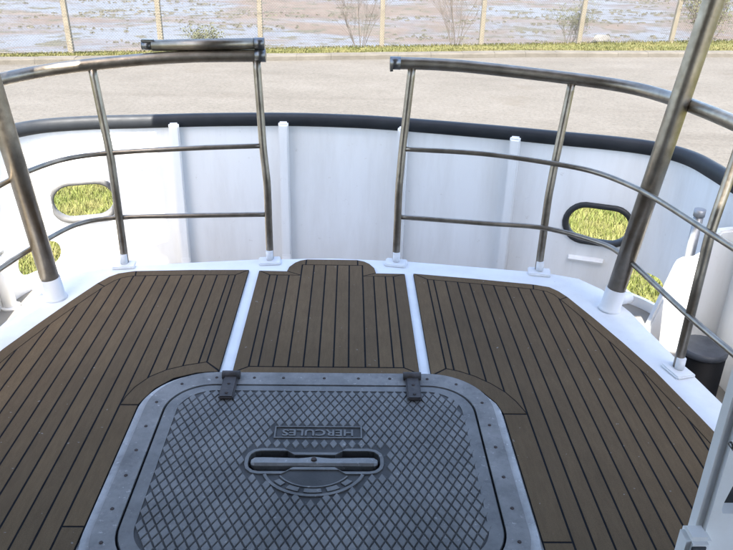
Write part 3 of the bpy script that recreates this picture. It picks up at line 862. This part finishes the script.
topL = [(-.322, 3.552, 1.018), (-.72, 3.542, 1.006), (-1.113, 3.485, .974), (-1.325, 3.385, .955), (-1.46, 3.18, .945), (-1.51, 2.90, .945), (-1.54, 2.5, .95), (-1.575, 1.6, .96), (-1.59, 1.26, .96)]
at(railL, tube('top_rail', cat(topL, 8), RT, 'steel'))
m1L = [(-.344, 3.492, .602), (-.70, 3.45, .595), (-1.062, 3.42, .575), (-1.24, 3.31, .575), (-1.335, 3.12, .575), (-1.375, 2.94, .575), (-1.45, 2.4, .58), (-1.59, 1.26, .58)]
at(railL, tube('mid_rail', cat(m1L, 8), RM, 'steel'))
m2L = [(-.330, 3.475, .252), (-.742, 3.445, .25), (-1.055, 3.41, .25), (-1.222, 3.325, .25), (-1.312, 3.11, .25), (-1.385, 2.80, .25), (-1.45, 2.3, .25), (-1.59, 1.26, .25)]
at(railL, tube('mid_rail', cat(m2L, 8), RM, 'steel'))
for b, kz, k2, t in (((-.329, 3.466), .46, (-.345, 3.49, .60), (-.366, 3.55, 1.005)), ((-1.056, 3.398), .45, (-1.066, 3.42, .572), (-1.117, 3.483, .968)),
                     ((-1.44, 2.36), .44, (-1.455, 2.38, .60), (-1.535, 2.45, .95))):
    at(railL, tube('post', post_path(b, kz, k2, t), RP, 'steel')); foot(railL, b[0], b[1]-.015, .12 if b[0] > -1.3 else 1.3)
gb = at(railL, tube('gate_bar', [(-.845, 3.545, 1.0545), (-.60, 3.55, 1.0635), (-.372, 3.553, 1.071)], .0260, 'steel'))
for a, b, r_ in (((-.372, 3.553, 1.071), (-.326, 3.554, 1.0725), .0275), ((-.893, 3.544, 1.053), (-.845, 3.545, 1.0545), .0200)):
    e = tube('end_fitting', [a, b], r_, 'steel_dark'); e.parent = gb
e = box('latch', (-.893, 3.53, 1.069), (-.835, 3.558, 1.083), 'steel_dark', bev=.003); e.parent = gb
at(railL, tube('latch_collar', [(-.372, 3.5525, 1.018), (-.322, 3.5525, 1.0185)], .0305, 'steel_dark'))

# ------------------------------------------------------------------ big raking pipes that carry the roof
RZ = 2.32
def pipe(x0, y0, x1, y1, label):
    root = tag(empty('canopy_post', (x0, y0, 0)), label, 'post', 'raking roof pipes')
    z1 = RZ+.01; z_ = 1.35
    at_ = lambda z: (x0+(x1-x0)*z/z_, y0+(y1-y0)*z/z_, z)
    at(root, tube('pipe', [at_(.085), at_(.8), at_(1.6), at_(z1)], .0415, 'steel', None, 24))
    if x0 < 0: at(root, tube('roof_bracket', [at_(z1-.02), (-1.1, 2.95, z1+.01)], .03, 'steel', None, 12))
    at(root, tube('sleeve', [at_(-.002), at_(.012), at_(.014), at_(.105)], [.053, .051, .046, .0455], 'white_deck', None, 20))
    sg = 1 if x0 > 0 else -1
    at(root, tube('drain_stub', [(x0+sg*.03, y0+.005, .045), (x0+sg*.098, y0+.03, .045)], .026, 'white_deck', None, 14))
    return root
pipe(1.292, 2.975, 1.482, 3.0, 'thick raking steel pipe on the right of the deck, in front of the oval port')
pipe(-1.272, 3.025, -1.39, 2.985, 'thick raking steel pipe standing on the deck at the left edge')

# ------------------------------------------------------------------ small fittings on the lower deck
def vent(x, y, z1, label, tilt, mat='white', r=.036):
    root = tag(empty('vent_pipe', (x, y, LD)), label, 'pipe', 'vent pipes beside the bulwark')
    at(root, tube('pipe', [(x, y, LD-.003), (x+tilt*.5, y, (LD+z1)/2), (x+tilt, y, z1)], r, mat, None, 18))
    at(root, tube('flange', [(x, y, LD-.002), (x, y, LD+.014)], .052, mat, None, 18))
    at(root, tube('rim', [(x+tilt*.985, y, z1-.03), (x+tilt, y, z1+.004)], r+.004, 'galv', None, 18))
vent(-1.835, 3.70, -.06, 'short white pipe standing on the lower deck at the left edge', -.02)
vent(1.745, 3.24, .395, 'slim grey pipe with a thick rim beside the right bulwark, behind the rail post', -.0, 'galv', .023)
bo = tag(empty('mooring_bollard', (1.68, 2.80, LD)), 'black cylindrical bollard on the lower deck, below the right rail', 'bollard')
at(bo, tube('body', [(1.68, 2.80, LD-.002), (1.68, 2.80, LD+.02), (1.68, 2.80, LD+.021), (1.68, 2.80, -.115)], [.13, .13, .10, .10], 'bollard', None, 24))
at(bo, tube('top', [(1.68, 2.80, -.116), (1.68, 2.80, -.10), (1.68, 2.80, -.088)], [.104, .105, .098], 'bollard_top', None, 24))

# ------------------------------------------------------------------ wheelhouse roof and door behind and beside the viewer
wh = tag(empty('wheelhouse', (0, -1, 0)), 'unseen wheelhouse, its roof outline and side walls shaped to shade the deck', 'wheelhouse')
roof_out = [(-1.95, -2.6), (1.95, -2.6), (1.92, .4), (1.86, 1.42), (1.30, 1.44), (1.31, 1.95), (1.80, 1.97), (1.76, 2.75), (1.68, 3.15), (1.48, 3.36), (1.1, 3.45), (0, 3.50), (-1.0, 3.44), (-1.15, 3.30), (-1.19, 3.11), (-1.235, 2.65), (-1.34, 2.25), (-1.43, 1.90), (-1.475, 1.45), (-1.62, 1.1), (-1.80, -.4)]  # unseen; edge and notch shaped to place the deck shade and sun patches
at(wh, prism('roof', roof_out, RZ, RZ+.07, 'roof_under'))
at(wh, box('roof_shade_strip', (1.60, 1.38, RZ-.055), (1.84, 2.02, RZ-.003), 'white', bev=.006))  # unseen strip added across the notch to shade part of the knee plate
at(wh, box('shade_side_wall', (-1.62, -2.385, -.002), (-1.56, 1.25, RZ+.02), 'roof_under', bev=.01))  # unseen wall added to darken the near deck, lined brown to cut bounce
at(wh, box('shade_side_wall', (1.56, -2.385, -.002), (1.62, -.9, RZ+.02), 'white', bev=.01))  # unseen, added for shade like the left one, kept short to light the door
at(wh, tube('stanchion', [(1.59, 1.23, -.002), (1.59, 1.23, RZ+.02)], .03, 'white', None, 14))
at(wh, box('back_wall', (-1.62, -2.45, -.002), (1.62, -2.39, RZ+.02), 'roof_under', bev=.01))
# open door leaf at the lower right corner of the view
door = tag(empty('door', (.9, .9, 0)), 'edge of a white door with a dark window and a latch box at the lower right corner', 'door')
leaf = box('leaf', (.662, .90, .012), (1.28, .945, 1.98), 'white_deck', bev=.012)
bm = bmesh.new()
wp = [(.694, .738), (.690, .746), (.690, .76), (.735, 1.02), (.76, 1.40), (1.20, 1.40), (1.20, .738)]
a = [bm.verts.new((x, .80, z)) for x, z in wp]; b = [bm.verts.new((x, 1.05, z)) for x, z in wp]
bm.faces.new(a); bm.faces.new(b[::-1])
for i in range(len(wp)): bm.faces.new((a[i], a[(i+1) % len(wp)], b[(i+1) % len(wp)], b[i]))
boolean(leaf, [bmo('cut', bm, 'white_deck')]); at(door, leaf)
at(door, box('window_pane', (.68, .925, .73), (1.21, .931, 1.41), 'glass', bev=0))
at(door, box('latch_box', (.634, .872, .50), (.676, .914, .706), 'white_deck', bev=.008))
at(door, box('latch_plate', (.640, .8695, .51), (.664, .873, .694), 'bollard_top', bev=.001))
at(door, tube('hook', [(.668, .895, .886), (.668, .880, .886)], .004, 'steel_dark', None, 8))
at(door, tube('hinge_post', [(1.31, .925, -.002), (1.31, .925, RZ+.02)], .03, 'white_deck', None, 14))
